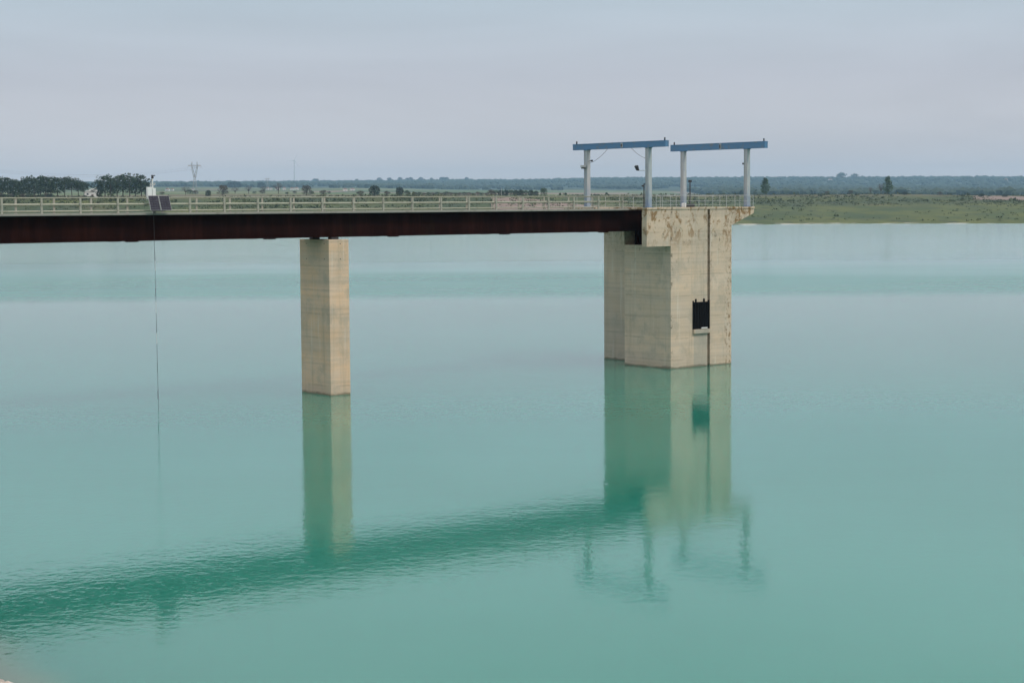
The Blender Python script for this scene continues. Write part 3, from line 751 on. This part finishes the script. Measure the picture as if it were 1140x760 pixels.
# scrub on the far bank: one mass
random.seed(21); sb_ = MB(); rf = random.Random(9)
cnt = 0
while cnt < 6000:
    px_ = rf.uniform(-80, 1230); q = rf.random()
    if q < .5 and rf.random() < .88: continue
    lo_ = lerp_col(ROWS[0][0], px_) + 14; hi_ = lerp_col(ROWS[2][0], px_) + 30
    d = lo_ + (hi_ - lo_) * q
    p_ = ray(px_, d)
    if noise.noise(Vector((p_.x * .02, p_.y * .01, 4))) < rf.uniform(-.35, .25): continue
    s = rf.uniform(.25, .7) if rf.random() < .93 else rf.uniform(.7, 1.2); s *= 1.6 if q > .6 and rf.random() < .35 else 1.; z0 = gz(p_.x, p_.y)
    leaf_cloud(sb_.bm, (p_.x, p_.y, z0 + s * .4), s * 1.7, s * 1.5, s * .65, 7, s * .55)
    cnt += 1
so = sb_.build('scrub', 'scrub_leaves'); so['kind'] = 'stuff'; tag(so, 'low green scrub covering the far bank above the water', 'scrub')

# stones at the near water's edge
rf = random.Random(12); vs_, fs_ = [], []
base = bmesh.new(); bmesh.ops.create_icosphere(base, subdivisions=1, radius=1)
bv = [v.co.copy() for v in base.verts]; bf = [[v.index for v in f.verts] for f in base.faces]; base.free()
tdir = Vector((-SHN.y, SHN.x))
for k in range(1500):
    t_ = rf.uniform(-14, 22); d_ = rf.uniform(-.5, 5.5)
    p_ = SH0 - tdir * t_ * -1 + SHN * d_
    s = rf.uniform(.08, .26) * (1 if rf.random() < .85 else 1.6); b0 = len(vs_)
    z0 = gz(p_.x, p_.y) + s * .25
    sx, sy, sz = rf.uniform(.8, 1.4), rf.uniform(.8, 1.3), rf.uniform(.5, .9); ca, sa = math.cos(k), math.sin(k)
    for v in bv:
        j = rf.uniform(.8, 1.15); X_, Y_ = v.x * sx * j, v.y * sy * j
        vs_.append((p_.x + (X_ * ca - Y_ * sa) * s, p_.y + (X_ * sa + Y_ * ca) * s, z0 + v.z * s * sz * j))
    fs_ += [[b0 + i for i in f] for f in bf]
m_ = bpy.data.meshes.new('stones'); m_.from_pydata(vs_, [], fs_); m_.materials.append(MATS['stone'])
so = put(bpy.data.objects.new('stones', m_)); so['kind'] = 'stuff'; tag(so, 'pale loose stones along the near water edge', 'stones')

def patch(name, label, mat, x0, x1, d0, d1, lift=.25, nx=24, nd=10):
    vs_, fs_ = [], []
    for j in range(nd + 1):
        for i in range(nx + 1):
            px_ = x0 + (x1 - x0) * i / nx; d = lerp_d(d0, d1, px_, j / nd); p_ = ray(px_, d)
            p_ = p_ + Vector((0, noise.noise(Vector((p_.x * .03, p_.y * .03, 2))) * 5 if j in (0, nd) else 0))
            vs_.append((p_.x, p_.y, gz(p_.x, p_.y) + lift))
    for j in range(nd):
        for i in range(nx): fs_.append((j * (nx + 1) + i, j * (nx + 1) + i + 1, (j + 1) * (nx + 1) + i + 1, (j + 1) * (nx + 1) + i))
    m_ = bpy.data.meshes.new(name); m_.from_pydata(vs_, [], fs_); m_.materials.append(MATS[mat])
    o = put(bpy.data.objects.new(name, m_)); o['kind'] = 'structure'; o['label'] = label
def lerp_d(a, b, px_, t): return a + (b - a) * t
patch('ploughed_field', 'pinkish ploughed field on the crest of the far bank', 'clods', 1083, 1210, 1290, 1390)
patch('ploughed_field', 'brown ploughed strip seen behind the bridge railing', 'clods', 548, 750, 985, 1098)
patch('dirt_track', 'pale dirt track along the crest beside the tower', 'track_dirt', 822, 884, 1398, 1412, .5, 24, 3)

# ------------------------------------------------------------------ houses
def house(px_, dist, wpx, hpx, label, rz=0., roof='roof_tiles', grp=None):
    p_ = ray(px_, dist); k = dist / FPX; w, h = wpx * k, hpx * k; dp_ = w * .7; wh = h * .66
    t = empty('farmhouse', (p_.x, p_.y, gz(p_.x, p_.y) - .2), rz, label, 'house', grp)
    MB().box(-w / 2, w / 2, -dp_ / 2, dp_ / 2, 0, wh).build('wall', 'house_wall', t)
    m = MB(); e = w * .04
    m.extr([(-w / 2 - e, wh + .02), (w / 2 + e, wh + .02), (0, h)], -dp_ / 2 - e, dp_ / 2 + e)
    rf_ = m.build('roof', roof, t)
    MB().box(w * .18, w * .24, -.05 * w, .02 * w, wh * 1.05, h * 1.08).build('chimney', 'house_wall', rf_)
    wm = MB().box(-w * .06, w * .06, -.03, .05, -wh * .13, wh * .13).mesh('window', 'window_dark')
    for u in (-.3, .3): inst('window', wm, t, (u * w, -dp_ / 2 - .01, wh * .6))
    MB().box(-w * .07, w * .07, -dp_ / 2 - .04, -dp_ / 2 + .03, .1, wh * .55).build('door', 'door_wood', t)
    return t
house(106, 1080, 17, 10.5, 'white farmhouse standing between the two pine groves', .15, 'house_wall')
FG = 'far white farmhouses in the fields'
for x_, d_, w_, h_ in ((189, 2900, 4.5, 3.2), (194.5, 3000, 3, 2.6), (217, 3100, 4, 2.8), (300, 3300, 3, 3.2), (304, 3300, 2.4, 2.6), (311, 3200, 4.2, 3.6), (318.5, 3300, 3.4, 3.2), (327, 3200, 4, 3.4), (332, 3400, 5, 3), (386, 3000, 4.5, 3), (394, 3100, 5, 2.6)):
    house(x_, d_, w_, h_, 'far small white farmhouse in the fields beyond the bridge', rs.uniform(-.4, .4), 'roof_tiles', FG)
house(1119, 7000, 4, 4, 'tiny white house on the far wooded slope', .2)
house(924, 7200, 4, 3.5, 'pale house in the trees just below the tall ridge clump', .2)

# ------------------------------------------------------------------ power line, turbine, mast
def pylon(px_, dist, H_, label, rz):
    p_ = ray(px_, dist); t = empty('power_pylon', (p_.x, p_.y, gz(p_.x, p_.y) - .3), rz, label, 'pylon', 'power pylons')
    m = MB(); th_ = .17
    def ring(z, w): return [Vector((sx * w, sy * w, z)) for sx, sy in ((-1, -1), (1, -1), (1, 1), (-1, 1))]
    rings = [ring(0, 3.0), ring(H_ * .2, 2.2), ring(H_ * .38, 1.5), ring(H_ * .52, .9)]
    for a, b in zip(rings, rings[1:]):
        for i in range(4):
            m.tube(a[i], b[i], th_, n=4); m.tube(a[i], b[(i + 1) % 4], th_ * .6, n=4); m.tube(b[i], a[(i + 1) % 4], th_ * .6, n=4); m.tube(b[i], b[(i + 1) % 4], th_ * .6, n=4)
    m.build('lattice_body', 'pylon_steel', t)
    tips = []
    for s in (-1, 1):                        # the two horns of the head
        m = MB()
        a = ring(H_ * .52, .9); b = [Vector((s * 3.0 + v.x * .5, v.y * .6, H_ * .86)) for v in ring(0, 1)]
        c_ = [Vector((s * 2.7 + v.x * .15, v.y * .15, H_)) for v in ring(0, 1)]
        for i in range(4):
            m.tube(a[i] * 1 + Vector((s * .3, 0, 0)), b[i], th_, n=4); m.tube(b[i], c_[i], th_, n=4)
            for q in range(3):
                f0, f1 = q / 3, (q + 1) / 3; m.tube(a[i].lerp(b[i], f0), a[(i + 1) % 4].lerp(b[(i + 1) % 4], f1), th_ * .6, n=4)
        m.build('horn', 'pylon_steel', t)
        m = MB(); tip = Vector((s * 7.0, 0, H_ * .88))
        for i in range(4): m.tube(b[i] + Vector((0, 0, .3)), tip, th_ * 1.2, n=4)
        m.tube(tip, tip - Vector((0, 0, 2.2)), .09, n=4); tips.append(tip - Vector((0, 0, 2.2)))
        m.build('cross_arm', 'pylon_steel', t)
    m = MB(); m.tube((-6.5, 0, H_ * .895), (6.5, 0, H_ * .895), th_ * 1.4, n=4); m.tube((-3, 0, H_ * .87), (3, 0, H_ * .87), th_ * 1.3, n=4); m.tube((-3, 0, H_ * .83), (3, 0, H_ * .83), th_, n=4); m.tube((0, 0, H_ * .83), (0, 0, H_ * .77), .09, n=4)
    m.build('bridge_bar', 'pylon_steel', t); tips.append(Vector((0, 0, H_ * .77)))
    M = Matrix.Translation(t.location) @ Matrix.Rotation(rz, 4, 'Z')
    return [M @ v for v in tips]
ta = pylon(219.5, 1950, 35, 'lattice power pylon with two horns rising over the fields', .1)
tb = pylon(-60, 1700, 35, 'next lattice power pylon along the wires, beyond the pine grove', .1)
tc_ = pylon(300, 4300, 26, 'far lattice power pylon where the wires vanish over the fields', .1)
WG = 'wires of the power line'
for k in range(3):
    for nm_, a, b, s_, lb in (('power_wire', tb[k], ta[k], 9, 'thin sagging power wire between the pine grove and the pylon'), ('power_wire', ta[k], tc_[k], 22, 'thin sagging power wire running from the pylon toward the ridge')):
        pts = sag(a, b, s_, 24); o0 = Vector(pts[0])
        w_ = MB(o0).path(pts, .03, 4).build(nm_, 'dark_metal'); w_.location = o0
        tag(w_, lb, 'wire', WG + (' to the grove' if s_ == 9 else ' to the ridge'))

p_ = ray(330, 8200); WH = 98.
wt = empty('wind_turbine', (p_.x, p_.y, gz(p_.x, p_.y)), .35, 'tiny white wind turbine standing beyond the ridge', 'wind turbine')
MB().tube((0, 0, -2), (0, 0, WH), 3.0, 1.6, 10).build('tower', 'turbine_white', wt)
nc = MB().box(-2.2, 2.2, -3.5, 6, WH + .1, WH + 4.2, .5).build('nacelle', 'turbine_white', wt)
MB().tube((0, -3.6, WH + 2.1), (0, -5.6, WH + 2.1), 1.8, .5, 8).build('hub', 'turbine_white', wt)
for a in (25, 145, 265):
    b = MB(); dv = Vector((math.sin(R(a)), 0, math.cos(R(a)))); sv_ = Vector((dv.z, 0, -dv.x)); o_ = Vector((0, -4.8, WH + 2.1)); pr = []
    for t_, w_ in ((2, .8), (8, 1.9), (24, 1.1), (42, .25)):
        pr.append([b.bm.verts.new(o_ + dv * t_ + sv_ * w_ * s_ + Vector((0, q_ * .2, 0))) for s_, q_ in ((-.4, 0), (0, -1), (.6, 0), (0, 1))])
    for A_, B_ in zip(pr, pr[1:]):
        for i in range(4): b.bm.faces.new((A_[i], A_[(i + 1) % 4], B_[(i + 1) % 4], B_[i]))
    b.bm.faces.new(pr[0]); b.bm.faces.new(pr[-1]); b.build('blade', 'turbine_white', wt)
p_ = ray(559.3, 1150)
mt = empty('field_mast', (p_.x, p_.y, gz(p_.x, p_.y) - .1), 0, 'thin pale mast in front of the dark hedge', 'mast')
MB().tube((0, 0, 0), (0, 0, 4.6), .10, .06, 6).build('pole', 'white_paint', mt)
MB().box(-.25, .25, -.1, .1, 4.6, 4.75).build('head', 'white_paint', mt)

# ------------------------------------------------------------------ air
hz = MB().box(-12600, 12600, -12600, 12600, -7.5, 262)
me = hz.mesh('haze', 'stone'); me.materials.clear()
hm = bpy.data.materials.new('haze_air'); hm.use_nodes = True; t_ = hm.node_tree; t_.nodes.clear()
ho = t_.nodes.new('ShaderNodeOutputMaterial'); pv = t_.nodes.new('ShaderNodeVolumePrincipled')
pv.inputs['Color'].default_value = (.46, .75, 1.0, 1); pv.inputs['Density'].default_value = 8.5e-5; pv.inputs['Anisotropy'].default_value = 0.
t_.links.new(pv.outputs[0], ho.inputs['Volume']); me.materials.append(hm)
ha = put(bpy.data.objects.new('haze', me)); ha['kind'] = 'stuff'; tag(ha, 'pale blue haze in the air over the far land', 'haze')
